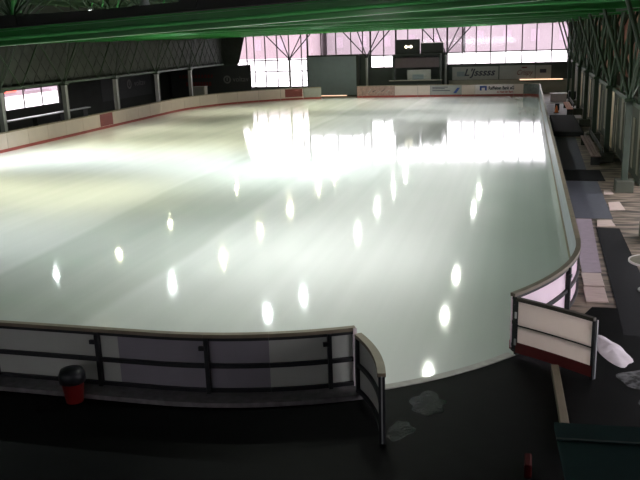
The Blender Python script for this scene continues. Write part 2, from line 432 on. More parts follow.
# near end: black framed backs towards the camera
def sn(x): return starts[7] + (x - CM[0])
ends = [-22.05, -19.9, -17.8, -15.7, -13.6, -11.5, -9.4]
for i in range(6):
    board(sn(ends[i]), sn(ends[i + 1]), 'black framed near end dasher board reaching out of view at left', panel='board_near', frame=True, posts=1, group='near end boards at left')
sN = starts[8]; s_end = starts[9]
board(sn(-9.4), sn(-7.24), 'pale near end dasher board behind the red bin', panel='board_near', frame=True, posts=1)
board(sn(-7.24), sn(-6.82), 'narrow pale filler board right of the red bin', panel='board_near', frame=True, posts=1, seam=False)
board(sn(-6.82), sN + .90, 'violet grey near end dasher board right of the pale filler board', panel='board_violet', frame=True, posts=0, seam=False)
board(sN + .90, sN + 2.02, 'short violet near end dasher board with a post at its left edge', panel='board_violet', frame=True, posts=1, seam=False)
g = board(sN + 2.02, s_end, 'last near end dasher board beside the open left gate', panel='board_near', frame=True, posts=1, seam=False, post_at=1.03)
pe, ne = at(s_end - .02)
te = (-ne[1], ne[0])
MB().obox((pe[0] + ne[0] * .05, pe[1] + ne[1] * .05, .58), ((te[0], te[1], 0), (ne[0], ne[1], 0), (0, 0, 1)), (.03, .06, .58)).build('end_post', 'white_print', g)

# ------------------------------------------------------------------ the two open gates
def gate(hinge, end, bulge, label, panel, kick, kick_w, frame_side, thin, cap='cap'):
    h, e = Vector(hinge), Vector(end); d = (e - h); L = d.length; d.normalize(); n = Vector((d.y, -d.x))
    pts = []
    for i in range(9):
        t = i / 8; off = bulge * 4 * t * (1 - t)
        p = h + d * L * t + n * off; sl = bulge * 4 * (1 - 2 * t) / L
        nn = (n - d * sl).normalized()
        pts.append(((p.x, p.y), (nn.x * frame_side, nn.y * frame_side)))
    root = thing('rink_gate', label, 'rink gate', (*((h + e) / 2), 0))
    MB().strip(pts, .0, .022, .16, .60).strip(pts, .0, .022, .617, 1.10).strip(pts, .008, .026, .59, .63).build('panel', panel, root)
    MB().strip(pts, -.016, -.001, .06, .27).build('kick_plate', kick, root)
    MB().strip(pts, -.03, thin, 1.10, 1.165).build('cap_rail', cap, root)
    MB().strip(pts, .03, .08, .57, .64).build('mid_rail', 'steel_black', root)
    MB().strip(pts, .03, .08, .10, .165).build('bottom_rail', 'steel_black', root)
    MB().strip(pts, -.006, -.001, .597, .622).build('seam_strip', 'steel_black', root)
    for k, (p, q) in enumerate((pts[0], pts[-1])):
        t = (-q[1], q[0])
        MB().obox((p[0] + q[0] * .035, p[1] + q[1] * .035, .56), ((t[0], t[1], 0), (q[0], q[1], 0), (0, 0, 1)), (.03, .05, .55)).build('gate_post', 'steel_black' if k == 0 else 'steel_black', root) if k else None
    p, q = pts[0]; t = (-q[1], q[0])
    gp = MB().obox((p[0] + q[0] * .035, p[1] + q[1] * .035, .56), ((t[0], t[1], 0), (q[0], q[1], 0), (0, 0, 1)), (.03, .05, .55)).build('gate_post', 'steel_black', root)
    p, q = pts[-1]; t = (-q[1], q[0])
    sg = 1 if (Vector((t[0], t[1])).dot(d) > 0) else -1
    MB().obox((p[0] + q[0] * .035 + t[0] * .04 * sg, p[1] + q[1] * .035 + t[1] * .04 * sg, .58), ((t[0], t[1], 0), (q[0], q[1], 0), (0, 0, 1)), (.008, .012, .55)).build('edge_strip', 'galv', root)
    p, q = pts[0]; t = (-q[1], q[0])
    for z in (.28, .82):
        MB().tube((p[0] - t[0] * .0 - q[0] * .03, p[1] - q[1] * .03, z - .06), (p[0] - q[0] * .03, p[1] - q[1] * .03, z + .06), .022).build('hinge', 'galv', gp)
    return root
gate((.0, 14.385), (1.31, 13.48), -.03, 'open pale rink gate with dark red kick plate at right', 'board_gate', 'kick_dark', .2, -1, .05, 'cap_dark')
gate((-2.56, 12.12), (-1.88, 10.58), -.10, 'open black framed rink gate at the end of the near boards', 'board_near', 'kick_dark', .2, 1, .10)

# ------------------------------------------------------------------ walls
W = MB()
YW = 80.0
def wall_box(x0, x1, z0, z1): W.box(x0, x1, YW, YW + .25, z0, z1)
wall_box(-37.2, -29.6, 0, 9.6); wall_box(-29.6, -21.8, 0, .95); wall_box(-21.8, -15.2, 0, 4.05); wall_box(-15.2, -12.6, 0, 2.7)
wall_box(-12.6, -7.5, 0, 4.0); wall_box(-7.5, 3.95, 0, 2.85); wall_box(3.95, 6.0, 0, 9.6); wall_box(-29.6, 3.95, 6.7, 9.6)
struct(W.build('wall_far', 'wall_dark'))
struct(MB().box(-7.3, 5.6, YW - .02, YW - .002, .02, 1.36).build('trim_1', 'wall_mid'))
fx = [(-31.1, 3.48), (-29.35, 3.48), (-28.55, 6.3), (-28.55, 8.5), (-31.1, 8.5)]
struct(MB().add([(x, 79.96, z) for x, z in fx] + [(x, 79.99, z) for x, z in fx], [(4, 3, 2, 1, 0), (5, 6, 7, 8, 9)] + [(i, (i + 1) % 5, 5 + (i + 1) % 5, 5 + i) for i in range(5)]).build('trim_3', 'fascia'))
def window(n, x0, x1, z0, z1, mull, rails, y=YW):
    f = MB(); w = .11
    for x in [x0 + .035, x1 - .035] + mull: f.box(x - w / 2, x + w / 2, y + .06, y + .16, z0, z1)
    for z in [z0 + .04, z1 - .04] + rails: f.box(x0, x1, y + .055, y + .165, z - .06, z + .06)
    o = struct(f.build('window_%d' % n, 'mullion'))
    MB().box(x0, x1, y + .105, y + .113, z0, z1).build('pane', 'pane', o)
window(1, -29.6, -21.8, .95, 6.7, [-28.45, -27.62, -26.41, -25.11, -23.81, -22.47], [3.75, 2.6])
window(2, -21.8, -15.2, 4.05, 6.7, [-20.35, -18.78, -17.22, -16.0], [])
window(3, -15.2, -12.6, 2.7, 6.7, [-13.84], [3.95])
window(4, -12.6, -7.5, 4.0, 6.7, [-11.4, -9.94, -8.85], [])
window(5, -7.5, 3.95, 2.85, 6.7, [-6.03, -4.69, -3.3, -1.84, -.34, 1.0, 2.42], [4.05])
# right wall: grey olive below, brown timber above, with a wide daylight opening near the camera end
rw = MB(); XW = 5.6; O0, O1, OZ = 7.0, 32.0, 3.6
XD = 4.45
for y0, y1, z0, z1 in ((-4, O0, 0, 3.2), (O0, O1, 0, .25)): rw.box(XW, XW + .25, y0, y1, z0, z1)
rw.box(XD, XD + .2, O1 + .2, 80, 0, 3.15); rw.box(XD, XW + .25, O1, O1 + .2, 0, 3.15); rw.box(XD, XW + .25, O1, 80, 3.15, 3.25)
struct(rw.build('wall_right', 'wall_olive'))
random.seed(11)
st_ = MB(); y = O1 + .6
while y < 78.5:
    w_ = random.uniform(.25, .8); st_.box(XD - .03, XD - .002, y, y + w_, random.uniform(.05, .5), random.uniform(2.2, 3.1)); y += w_ + random.uniform(.5, 1.9)
struct(st_.build('wall_right_panelling', 'wall_pale'))
up = MB()
for y0, y1, z0, z1 in ((-4, O0, 3.2, 9.7), (O1, 80, 3.2, 9.7), (O0, O1, OZ, 9.7)): up.box(XW + .05, XW + .25, y0, y1, z0, z1)
y = O1 + .05
while y < 79.8:
    up.box(XW, XW + .06, y, y + .16, 3.2, 9.4); y += .22
struct(up.build('wall_right_upper', 'timber'))
f = MB(); y = O0
while y < O1 + .1:
    f.box(XW + .08, XW + .18, y - .05, y + .05, .25, OZ); y += 5.0
for z in (.3, 3.2, OZ - .05): f.box(XW + .08, XW + .18, O0, O1, z - .05, z + .05)
o = struct(f.build('window_6', 'mullion')); MB().box(XW + .125, XW + .133, O0, O1, .25, OZ).build('pane', 'pane', o)
# left annex: outer wall with one bright opening, low ceiling, cladding above the columns
lw = MB(); XO = -37.0
for y0, y1, z0, z1 in ((-4, 50.7, 0, 3.6), (58, 80, 0, 3.6), (50.7, 58, 0, 1.36), (50.7, 58, 2.9, 3.6)): lw.box(XO - .25, XO, y0, y1, z0, z1)
struct(lw.build('wall_left', 'wall_left'))
f = MB()
for y in (50.75, 53.15, 55.55, 57.95): f.box(XO - .15, XO - .08, y - .05, y + .05, 1.36, 2.9)
for z in (1.4, 2.86): f.box(XO - .15, XO - .08, 50.7, 58, z - .05, z + .05)
o = struct(f.build('window_7', 'mullion')); MB().box(XO - .12, XO - .112, 50.7, 58, 1.36, 2.9).build('pane', 'pane', o)
struct(MB().box(XO - .25, -31.1, -4, 80, 3.6, 3.75).build('ceiling_annex', 'wall_left'))
fa = MB(); fa.box(-31.3, -31.1, -4, 80, 3.45, 9.4)
y = 0.
while y < 79:                    # criss-cross mesh of thin bars on the cladding
    fa.bar((-31.07, y, 3.5), (-31.07, y + 2.4, 6.4), .03, .05); fa.bar((-31.07, y + 2.4, 3.5), (-31.07, y, 6.4), .03, .05); y += 1.2
struct(fa.build('wall_left_upper', 'fascia'))
bw = MB()
for x0, x1, z0, z1 in ((-38, -22, 0, 9.6), (-2, 6, 0, 9.6), (-22, -2, 0, 3.6), (-22, -2, 4.7, 9.6)): bw.box(x0, x1, -4.3, -4.05, z0, z1)
struct(bw.build('wall_back', 'wall_left'))
f = MB()
for k in range(11): f.box(-22 + 2 * k - .04, -22 + 2 * k + .04, -4.22, -4.12, 3.6, 4.7)
for z in (3.63, 4.67): f.box(-22, -2, -4.22, -4.12, z - .04, z + .04)
o = struct(f.build('window_8', 'mullion')); MB().box(-22, -2, -4.175, -4.167, 3.6, 4.7).build('pane', 'pane', o)  # unseen window, added behind the camera to light the near boards
# roof deck, gently rising to the right, with ribs
def zr(x): return .012 * (x + 29)
rd = MB()
xs = [-38 + i * .5 for i in range(89)]
vs = []; fs = []
for i, x in enumerate(xs):
    for yy in (-4.2, 80.4): vs.append((x, yy, 8.6 + zr(x) + (.10 if (i // 1) % 2 else 0)))
for i in range(len(xs) - 1): fs.append((2 * i, 2 * i + 1, 2 * i + 3, 2 * i + 2))
rd.add(vs, fs); rd.box(-38, 6, -4.2, 80.4, 9.25, 9.4)
struct(rd.build('ceiling', 'deck'))

# ------------------------------------------------------------------ roof girders
XA, XB = -31.0, 4.6
def zb(x): return 6.16 + zr(x)
def girder(y, label, zb=zb, web=.50, group='green roof girders across the hall'):
    root = thing('roof_girder', label, 'roof girder', (-13, y, 6.3), group)
    def chord(z0, z1, dy, name, m):
        MB().add([(XA, y - dy, zb(XA) + z0), (XB, y - dy, zb(XB) + z0), (XB, y + dy, zb(XB) + z0), (XA, y + dy, zb(XA) + z0),
                  (XA, y - dy, zb(XA) + z1), (XB, y - dy, zb(XB) + z1), (XB, y + dy, zb(XB) + z1), (XA, y + dy, zb(XA) + z1)],
                 [(0, 3, 2, 1), (4, 5, 6, 7), (0, 1, 5, 4), (1, 2, 6, 5), (2, 3, 7, 6), (3, 0, 4, 7)]).build(name, m, root)
    chord(0, .045, .16, 'bottom_flange', 'green'); chord(.045, web, .045, 'web_plate', 'green'); chord(web, web + .045, .16, 'top_flange', 'green')
    MB().tube((XA, y - .14, zb(XA) + web * .48), (XB, y - .14, zb(XB) + web * .48), .045).build('service_pipe', 'green_pale', root)
    chord(web + .07, web + .30, .12, 'dark_chord', 'charcoal')
    x = -27.1; k = 0
    while x < 4.4 and k < 8:
        z = zb(x) + web + .30
        MB().obox((x, y, z - .05), ((1, 0, 0), (0, 1, 0), (0, 0, 1)), (.22, .16, .12)).build('node_plate', 'charcoal', root)
        for dx, dy in ((-1.5, -1.5), (1.5, -1.5), (-1.5, 1.5), (1.5, 1.5), (0, 1.8), (0, -1.8)):
            MB().tube((x, y, z), (x + dx, y + dy, 8.62 + zr(x + dx)), .04, 6).build('strut', 'green' if dx > 0 and dy < 0 else 'green_dark', root)
        x += 4.85; k += 1
    return root
girder(17.9, 'nearest green roof girder, topped by a dark chord with fanned struts', lambda x: 6.06 + .043 * (x + 12.6), .36, None)
for i, y in enumerate((25.0, 32.1, 39.2, 46.3, 53.4, 60.5, 67.6, 74.7)):
    girder(y, 'long green steel roof girder behind the nearest one, spanning the hall')
# long purlins along the hall between the struts
for i, x in enumerate([-28 + 4.75 * k for k in range(7)]):
    tag(MB().bar((x + 1.1, -3.8, 8.42 + zr(x)), (x + 1.1, 79.8, 8.42 + zr(x)), .12, .2).build('roof_purlin', 'green_dark'), 'dark green purlin running the length of the roof', 'purlin', 'purlins under the roof deck')

# ------------------------------------------------------------------ lamps
lamp_sets = {}
SPOT = {'lamp_cool': (.93, 1.0, .99), 'lamp': (.99, .99, 1.0), 'lamp_warm': (1.0, 1.0, .72)}
def lamp(x, y, m, power=950.):
    z = 6.62 + zr(x)
    if m not in lamp_sets:
        r = thing('high_bay_lamp', 'lit high bay lamp hanging among the green roof girders', 'lamp', (x, y, z), 'high bay lamps over the ice')
        MB().lathe((x, y, z), [(.02, .42), (.10, .42), (.12, .30), (.20, .12), (.27, .0), (.255, .0), (.19, .10), (.10, .28)], 20).build('housing', 'lamp_body', r, smooth=True)
        MB().lathe((x, y, z), [(0.001, .015), (.125, .015), (.125, .03), (0.001, .03)], 20).build('diffuser', m, r)
        MB().tube((x, y, z + .40), (x, y, z + 1.9), .015, 6).build('hanging_rod', 'charcoal', r)
        lamp_sets[m] = r
    else: dup(lamp_sets[m], (x, y, z))
    l = bpy.data.lights.new('lamp_beam', 'SPOT'); l.energy = power; l.spot_size = R(104); l.spot_blend = 1.; l.shadow_soft_size = .2; l.color = SPOT[m]
    lo = bpy.data.objects.new('lamp_beam', l); C.objects.link(lo); lo.location = (x, y, z - .02)
LAMPS = [(-3.3, 28.5, .14), (-3.3, 35.1, .24), (-3.3, 41.5, .27), (-3.4, 58.4, .3), (-10.6, 36.5, .45), (-10.5, 49.8, .4), (-17.3, 42.5, .32), (-17.3, 49.5, .2),
         (-25.5, 37.5, .65), (-18.2, 37.2, .45), (-24.2, 42.4, .36), (-24.5, 50.5, .32), (-24.3, 63.9, .28), (-17.2, 56.4, .3), (-10.6, 57.6, .36), (-11.6, 33.6, .36),
         (-10.6, 21.4, .09), (-17.3, 21.4, .16), (-24.5, 21.4, .35), (-17.3, 28.5, .33), (-24.5, 28.5, .42), (-10.6, 65.6, .33), (-3.4, 65.6, .28), (-17.3, 65.6, .3), (-17.3, 72, .33), (-10.6, 72.5, .33),
         (-4.9, 21.4, .22), (-8.4, 28.6, .08), (-7.2, 19.4, .03), (-3.6, 14.6, .026)]  # this row: lamps added off the grid to brighten the near ice
for X, Y, k in LAMPS:
    m = 'lamp_warm' if (X < -12 and Y > 27) and not (Y > 36 and Y < 40) else ('lamp_cool' if X < -9 and Y < 40 else 'lamp')
    lamp(X, Y, m, 1900. * k)

def flood(x, y, z, label):
    r = thing('flood_lamp', label, 'lamp', (x, y, z))
    MB().lathe((x, y, z), [(0.001, .10), (.05, .10), (.09, .05), (.11, -.02), (.095, -.02), (.05, .05)], 16).build('housing', 'lamp_body', r, smooth=True)
    MB().lathe((x, y, z), [(0.001, -.045), (.06, -.03), (.09, -.01), (.001, -.005)], 16).build('bulb', 'lamp_bulb', r)
    MB().tube((x, y, z + .09), (x, y, 8.6 + zr(x)), .012, 6).build('hanging_rod', 'charcoal', r)
flood(-14.42, 25.0, 7.16, 'small lit lamp glowing above the nearest girder near the top left')
flood(-12.34, 25.0, 7.40, 'small lit lamp glowing right of the other, at the very top of the picture')
# ------------------------------------------------------------------ columns
def tree_column(x, y, h, arms, label, group, m='steel_grey', w=.22, arm_m='charcoal', ar=.05, foot=None, ztop=6.2):
    r = thing('roof_support', label, 'column', (x, y, 0), group)
    c = MB().box(x - w / 2, x + w / 2, y - w / 2, y + w / 2, .02, h)
    c.build('shaft', m, r, bevel=.01)
    MB().box(x - w * .8, x + w * .8, y - w * .8, y + w * .8, h - .06, h + .06).build('head_plate', arm_m, r)
    MB().box(x - w * .9, x + w * .9, y - w * .9, y + w * .9, 0, .03).build('base_plate', m, r)
    for dx, dy in arms:
        MB().tube((x, y, h), (x + dx, y + dy, ztop + zr(x)), ar, 6).build('arm', arm_m, r)
    if foot: MB().box(x - foot, x + foot, y - foot, y + foot, 0, .45).build('footing', 'wall_olive', r, bevel=.02)
    return r
for i, x in enumerate((-23.55, -15.45, -7.55)):
    lab = ('steel tree column in front of the left bright windows at the far end', 'steel tree column just right of the tall shutter', 'steel tree column between the dark booth and the right windows')[i]
    tree_column(x, 79.3, 3.85 if i < 2 else 3.95, [(-2.3, -.4), (-1.0, .45), (1.2, .45), (2.4, -.4)], lab, 'far end tree columns', 'steel_grey', .2, 'charcoal', .06)
for i, y in enumerate((27.2, 34.4, 41.5, 48.5, 55.6, 62.8, 69.9)):
    tree_column(-30.6, y, 3.40, [(1.6, 0), (-.3, -1.8), (-.3, 1.8)], 'grey column of the row behind the left boards', 'columns behind the left boards', 'steel_grey', .30, 'green_mid', .04)
for i, y in enumerate((16.7, 23.8, 30.9, 38.0, 45.1, 52.2, 59.3, 66.4, 73.5)):
    tree_column(3.75, y, 3.40, [(-1.1, 0), (1.5, 0), (.2, -2.4), (.2, 2.4), (1.2, -1.6), (1.2, 1.6)], 'dark green braced column of the row along the right aisle', 'columns along the right aisle', 'green_mid', .22, 'green_dark', .07, foot=.32, ztop=6.4)
# lattice girders along both long sides
def lattice(x, z0, z1, m, label, y0=6., y1=79., step=1.9, r=.045, ch=.08):
    root = thing('lattice_girder', label, 'lattice girder', (x, (y0 + y1) / 2, z0))
    MB().bar((x, y0, z0), (x, y1, z0), ch * 1.6, ch * 1.6).build('bottom_chord', m, root)
    MB().bar((x, y0, z1), (x, y1, z1), ch * 1.6, ch * 1.6).build('top_chord', m, root)
    n = int((y1 - y0) / step)
    for i in range(n):
        a, b = y0 + i * step, y0 + (i + 1) * step
        if i % 2 == 0: MB().tube((x, a, z0), (x, b, z1), r, 6).build('diagonal', m, root)
        else: MB().tube((x, a, z1), (x, b, z0), r, 6).build('diagonal', m, root)
    return root
lattice(3.95, 3.3, 6.75, 'green_dark', 'dark green lattice girder above the right aisle columns', r=.06, ch=.10, y0=10., step=1.4)
lattice(-30.75, 3.50, 6.25, 'green_dark', 'dark lattice girder on top of the left columns', step=2.37, r=.04)
# outer raking props between the aisle columns and the right wall
for i, y in enumerate([29.2 + 7.1 * k for k in range(7)]):
    tag(MB().bar((4.3, y, 6.5), (5.35, y + .4, 3.28), .13, .15).build('raking_prop', 'green_mid'), 'faded green raking prop leaning out to the right wall', 'prop', 'raking props along the right wall')
tag(MB().bar((3.3, 4, 6.72), (3.3, 79.6, 6.72), .2, .3).build('eaves_beam', 'green_dark'), 'dark green eaves beam along the top of the right aisle', 'beam')

# ------------------------------------------------------------------ right wall doors and panels
for i, (y, w, z) in enumerate(((42.6, 1.5, 2.95), (50.2, 1.3, 2.7), (57.5, 1.2, 2.6), (66, 1.4, 2.6))):
    lab = ('tall beige door at the near end of the right wall', 'beige door second along the right wall', 'beige door third along the right wall', 'farthest beige door on the right wall')[i]
    d = thing('side_door', lab, 'door', (XD, y, 0))
    leaf = MB().box(XD - .05, XD - .002, y - w / 2, y + w / 2, .02, z).build('door_leaf', 'beige', d)
    MB().box(XD - .08, XD - .002, y - w / 2 - .07, y - w / 2, 0.02, z + .07).box(XD - .08, XD - .002, y + w / 2, y + w / 2 + .07, .02, z + .07).box(XD - .08, XD - .002, y - w / 2, y + w / 2, z, z + .07).build('door_frame', 'steel_grey', d)
    MB().tube((XD - .10, y - w / 2 + .12, 1.05), (XD - .05, y - w / 2 + .12, 1.05), .025, 8).build('handle', 'galv', leaf)

# ------------------------------------------------------------------ far end furnishings
sh = thing('roller_shutter', 'tall grey green roller shutter gate at the far end', 'shutter', (-19.1, 79.4, 0))
b = MB(); z = .12
while z < 3.98:
    b.box(-21.6, -16.55, 79.35, 79.40, z, z + .115); b.box(-21.6, -16.55, 79.37, 79.42, z + .115, z + .125); z += .125
b.build('slat_curtain', 'shutter', sh)
MB().box(-21.72, -21.6, 79.3, 79.46, 0, 4.1).build('guide_rail', 'charcoal', sh); MB().box(-16.55, -16.25, 79.3, 79.46, 0, 4.15).build('guide_rail', 'charcoal', sh)
MB().box(-21.7, -16.3, 79.28, 79.48, 4.0, 4.16).build('head_box', 'charcoal', sh)
MB().box(-20.9, -17.6, 79.34, 79.41, .04, .11).build('light_strip', 'tube_lit', sh)
# dark hoarding with faded print in front of the left end of the far wall
hd = thing('hoarding', 'long dark hoarding with faded round logo left of the bright windows', 'hoarding', (-31.5, 78.6, 0))
MB().add([(-36.6, 78.5, .0), (-27.55, 78.5, .0), (-27.55, 78.5, 3.42), (-36.6, 78.5, 3.15), (-36.6, 78.62, .0), (-27.55, 78.62, .0), (-27.55, 78.62, 3.42), (-36.6, 78.62, 3.15)],
         [(0, 1, 2, 3), (7, 6, 5, 4), (0, 4, 5, 1), (1, 5, 6, 2), (2, 6, 7, 3), (3, 7, 4, 0)]).build('cloth', 'banner', hd)
def ring(cx, y, cz, r, axis='y'):
    m = MB(); n = 20; vs = []; fs = []
    for i in range(n):
        t = 2 * math.pi * i / n
        for rr, off in ((r, 0), (r * .62, 0), (r * .62, .008), (r, .008)):
            a, b = rr * math.cos(t), cz + rr * math.sin(t)
            vs.append((cx + a, y - off, b) if axis == 'y' else (y + off, cx + a, b))
    for i in range(n):
        j = (i + 1) % n
        for k in range(4): fs.append((i * 4 + k, i * 4 + (k + 1) % 4, j * 4 + (k + 1) % 4, j * 4 + k))
    m.add(vs, fs)
    if axis == 'y': m.box(cx - r * .18, cx + r * .18, y - .008, y, cz - r * .3, cz + r * .5)
    else: m.box(y, y + .008, cx - r * .18, cx + r * .18, cz - r * .3, cz + r * .5)
    return m
ring(-30.2, 78.495, 1.95, .42).build('round_logo', 'ring', hd)
text_mesh('faded_lettering', 'voltav', .75, (-28.7, 78.49, 1.95), 'ring', hd, width=1.75)
b = MB()
for i in range(9): b.box(-34.9 + i * .33, -34.65 + i * .33, 78.485, 78.495, 1.35, 1.75)
b.box(-34.9, -32.0, 78.49, 78.496, 1.33, 1.38); b.build('red_lettering', 'redprint', hd)
b = MB()
for i in range(11): b.box(-35.6 + i * .36, -35.4 + i * .36, 78.485, 78.495, 2.2, 2.5)
b.box(-35.6, -31.8, 78.49, 78.496, 2.18, 2.22); b.build('red_lettering', 'redprint', hd)
# banner on the outer left wall, same kind of logo
bn = thing('wall_banner', 'dark banner with faded round logo between two left columns', 'banner', (-36.9, 69.5, 1.2))
MB().box(-36.98, -36.94, 64.5, 74.5, .9, 3.2).build('cloth', 'banner', bn)
ring(69.8, -36.935, 2.15, .45, 'x').build('round_logo', 'ring', bn)
text_mesh('faded_lettering', 'voltav', .8, (-36.93, 72.0, 2.15), 'ring', bn, facing=(1, 0), width=2.4)
# bits along the annex: ledge, parapet, low cabinets
lg_ = thing('spectator_bench', 'pale topped bench catching daylight behind the left boards', 'bench', (-34.6, 54, 0))
MB().box(-34.85, -34.35, 46.5, 58, .98, 1.05).build('seat', 'galv', lg_)
for y in (47, 50.6, 54.2, 57.6): MB().box(-34.8, -34.4, y - .04, y + .04, 0, .98).build('leg', 'charcoal', lg_)
cb = thing('grey_cabinet', 'small grey cabinet behind the far left corner boards', 'cabinet', (-31.6, 74.5, 0))
MB().box(-32.2, -31.0, 74.1, 74.9, 0, 1.5).build('body', 'wall_mid', cb, bevel=.02); MB().box(-32.25, -30.95, 74.05, 74.95, 1.5, 1.55).build('top', 'steel_grey', cb)
MB().box(-32.1, -31.1, 74.06, 74.1, .15, 1.4).build('door', 'steel_grey', cb)
# timekeeper booth, exit sign and boards
bo = thing('timekeeper_booth', 'dark timekeeper booth behind the mottled and white far boards', 'booth', (-10.2, 78.7, 0))
MB().box(-12.9, -7.9, 78.2, 78.35, 0, 1.5).build('counter_front', 'wall_dark', bo)
MB().box(-13.0, -7.8, 77.95, 78.6, 1.5, 1.56).build('counter_top', 'wall_mid', bo)
MB().box(-12.7, -12.5, 78.36, 79.3, 0, 4.0).build('side_wall', 'wall_dark', bo); MB().box(-8.1, -7.95, 78.36, 79.3, 0, 4.0).build('side_wall', 'wall_dark', bo)
MB().box(-12.7, -7.95, 78.3, 79.4, 3.9, 4.05).build('roof', 'charcoal', bo)
MB().box(-12.5, -8.1, 78.5, 78.56, 2.75, 3.7).build('window_band', 'kick_dark' if False else mat('dusky_booth_glass', (.06, .04, .045), .3), bo)
MB().box(-11.2, -8.9, 78.28, 78.34, 1.58, 2.55).build('notice_board', 'grey_ad', bo)
MB().box(-10.7, -9.6, 78.25, 78.28, 1.62, 2.1).build('notice_poster', 'ext_glass' if False else 'shutter', bo)
ex = thing('exit_sign', 'dark box sign with a glowing double arrow above the booth', 'sign', (-11.3, 78.9, 4.05))
MB().box(-12.5, -10.05, 78.8, 79.2, 4.05, 5.45).build('housing', 'charcoal', ex)
a = MB(); yA, yB = 78.782, 78.798
for sgn in (-1, 1):
    a.add([(-11.15 + sgn * .42, yA, 4.75), (-11.15 + sgn * .2, yA, 4.95), (-11.15 + sgn * .2, yA, 4.55), (-11.15 + sgn * .42, yB, 4.75), (-11.15 + sgn * .2, yB, 4.95), (-11.15 + sgn * .2, yB, 4.55)],
          [(0, 1, 2), (5, 4, 3), (0, 3, 4, 1), (1, 4, 5, 2), (2, 5, 3, 0)])
a.box(-11.36, -10.94, yA, yB, 4.67, 4.83)
a.build('double_arrow', 'sign_lit', ex)
sb = thing('scoreboard', 'grey box scoreboard right of the glowing exit sign', 'scoreboard', (-8.85, 78.9, 4.0))
MB().box(-9.95, -7.75, 78.8, 79.15, 4.05, 5.05).build('housing', 'wall_dark', sb); MB().box(-9.9, -7.8, 78.78, 78.798, 4.1, 5.0).build('display', 'charcoal', sb)
MB().box(-9.98, -7.72, 78.75, 79.2, 5.05, 5.10).build('lid', 'white_print', sb)
def wall_sign(x0, x1, z0, z1, label, m, y=79.85):
    r = thing('wall_sign', label, 'sign', ((x0 + x1) / 2, y, z0))
    MB().box(x0, x1, y, y + .06, z0, z1).build('sign_board', m, r)
    return r
s1 = wall_sign(-6.95, -2.5, 1.4, 2.65, 'wide grey sign with dark cursive lettering below the right windows', 'grey_ad')
MB().box(-6.5, -5.75, 79.83, 79.848, 1.75, 2.2).build('print_block', 'shutter', s1)
text_mesh('cursive_lettering', "L'Jsssss", .95, (-4.35, 79.835, 2.08), 'ink', s1, bold=.02, shear=.3, width=3.0)
s2 = wall_sign(-2.4, .95, 1.4, 2.7, 'pale sign with small red script in the middle of the right sign row', 'grey_ad')
text_mesh('red_script', "Crispy", .7, (-.05, 79.835, 2.0), 'redprint', s2, shear=.35, width=1.5)
MB().box(-.3, .2, 79.83, 79.848, 2.42, 2.55).build('print_block', 'redprint', s2)
s3 = wall_sign(1.0, 2.45, 1.4, 2.65, 'small pale sign with a dark block, rightmost of the sign row', 'grey_ad')
MB().box(1.4, 2.0, 79.83, 79.848, 1.95, 2.3).build('print_block', 'ink', s3)
ls = thing('light_strip', 'thin glowing orange light strip under the right hand signs', 'light', (1.5, 79.6, 1.3))
MB().box(-.45, 3.55, 79.55, 79.8, 1.28, 1.33).build('bracket_shelf', 'charcoal', ls); MB().box(-.45, 3.55, 79.5, 79.56, 1.30, 1.40).build('tube', 'tube_lit', ls)
# lettering of the bank advert
text_mesh('lettering', 'Raiffeisenbank eG', .5, (-1.65 + .45, YF - .006, .78), 'ink', bpy.data.objects['dasher_board'], width=.1) if False else None

# ------------------------------------------------------------------ right aisle
def rmat(pts, m, label, z=.014, group=None):
    return tag(MB().prism(pts, 0.001, z).build('rubber_mat', m), label, 'floor mat', group)
rmat([(1.58, 20.05), (2.05, 20.1), (2.25, 26.1), (1.62, 26.1)], 'mat_violet', 'violet grey rubber mat beside the curve of the right boards')
rmat([(1.60, 26.2), (2.92, 26.2), (2.98, 32.9), (1.62, 32.9)], 'mat_slate', 'slate grey rubber mat in the middle of the right aisle')
rmat([(1.60, 33.0), (3.3, 33.0), (3.3, 35.6), (1.60, 35.6)], 'mat_black', 'black rubber mat strip beyond the slate mat in the right aisle')
rmat([(1.62, 35.7), (2.75, 35.7), (2.9, 46.6), (1.62, 46.6)], 'mat_slate', 'long slate rubber mat beyond the black strip in the right aisle')
rmat([(2.11, 15.75), (2.98, 15.75), (2.98, 24.9), (2.30, 24.9)], 'mat_black', 'black rubber mat in front of the round table')
rmat([(1.75, 56.9), (3.9, 56.9), (4.2, 68.0), (1.65, 68.0)], 'pale_mat', 'pale frosted matting at the far end of the right aisle')
st = thing('low_platform', 'low black platform across the right aisle before the pale matting', 'platform', (2.8, 51.5, 0))
MB().box(1.75, 3.35, 47.2, 56.5, .02, .28).build('deck', 'mat_black', st, bevel=.02); MB().box(1.72, 3.38, 47.1, 47.2, .0, .26).build('front_board', 'steel_black', st)
for i, (x0, x1, y0, y1) in enumerate(((1.55, 2.02, 18.9, 19.95), (1.52, 2.0, 17.75, 18.8))):
    tag(MB().box(x0, x1, y0, y1, .001, .035).build('floor_plank', 'plank', bevel=.005), ('pale wooden duckboard next to the violet mat', 'pale wooden duckboard behind the right gate')[i], 'duckboard')
for i, (xa, ya, w, l) in enumerate(((2.35, 25.1, .55, .9), (2.95, 27.5, .5, 1.4), (3.0, 30.2, .35, 1.0))):
    rmat([(xa, ya), (xa + w, ya + .1), (xa + w * .9, ya + l), (xa + .06, ya + l * .9)], 'plank', ('pale worn board lying at the end of the black mat', 'pale worn board lying beside the slate mat', 'small pale board at the far edge of the slate mat')[i], .02)
tag(MB().box(1.46, 1.56, 20.2, 33, .0, .05).build('timber_edging', 'timber_old', bevel=.005), 'yellowish timber edging at the foot of the right boards', 'edging')
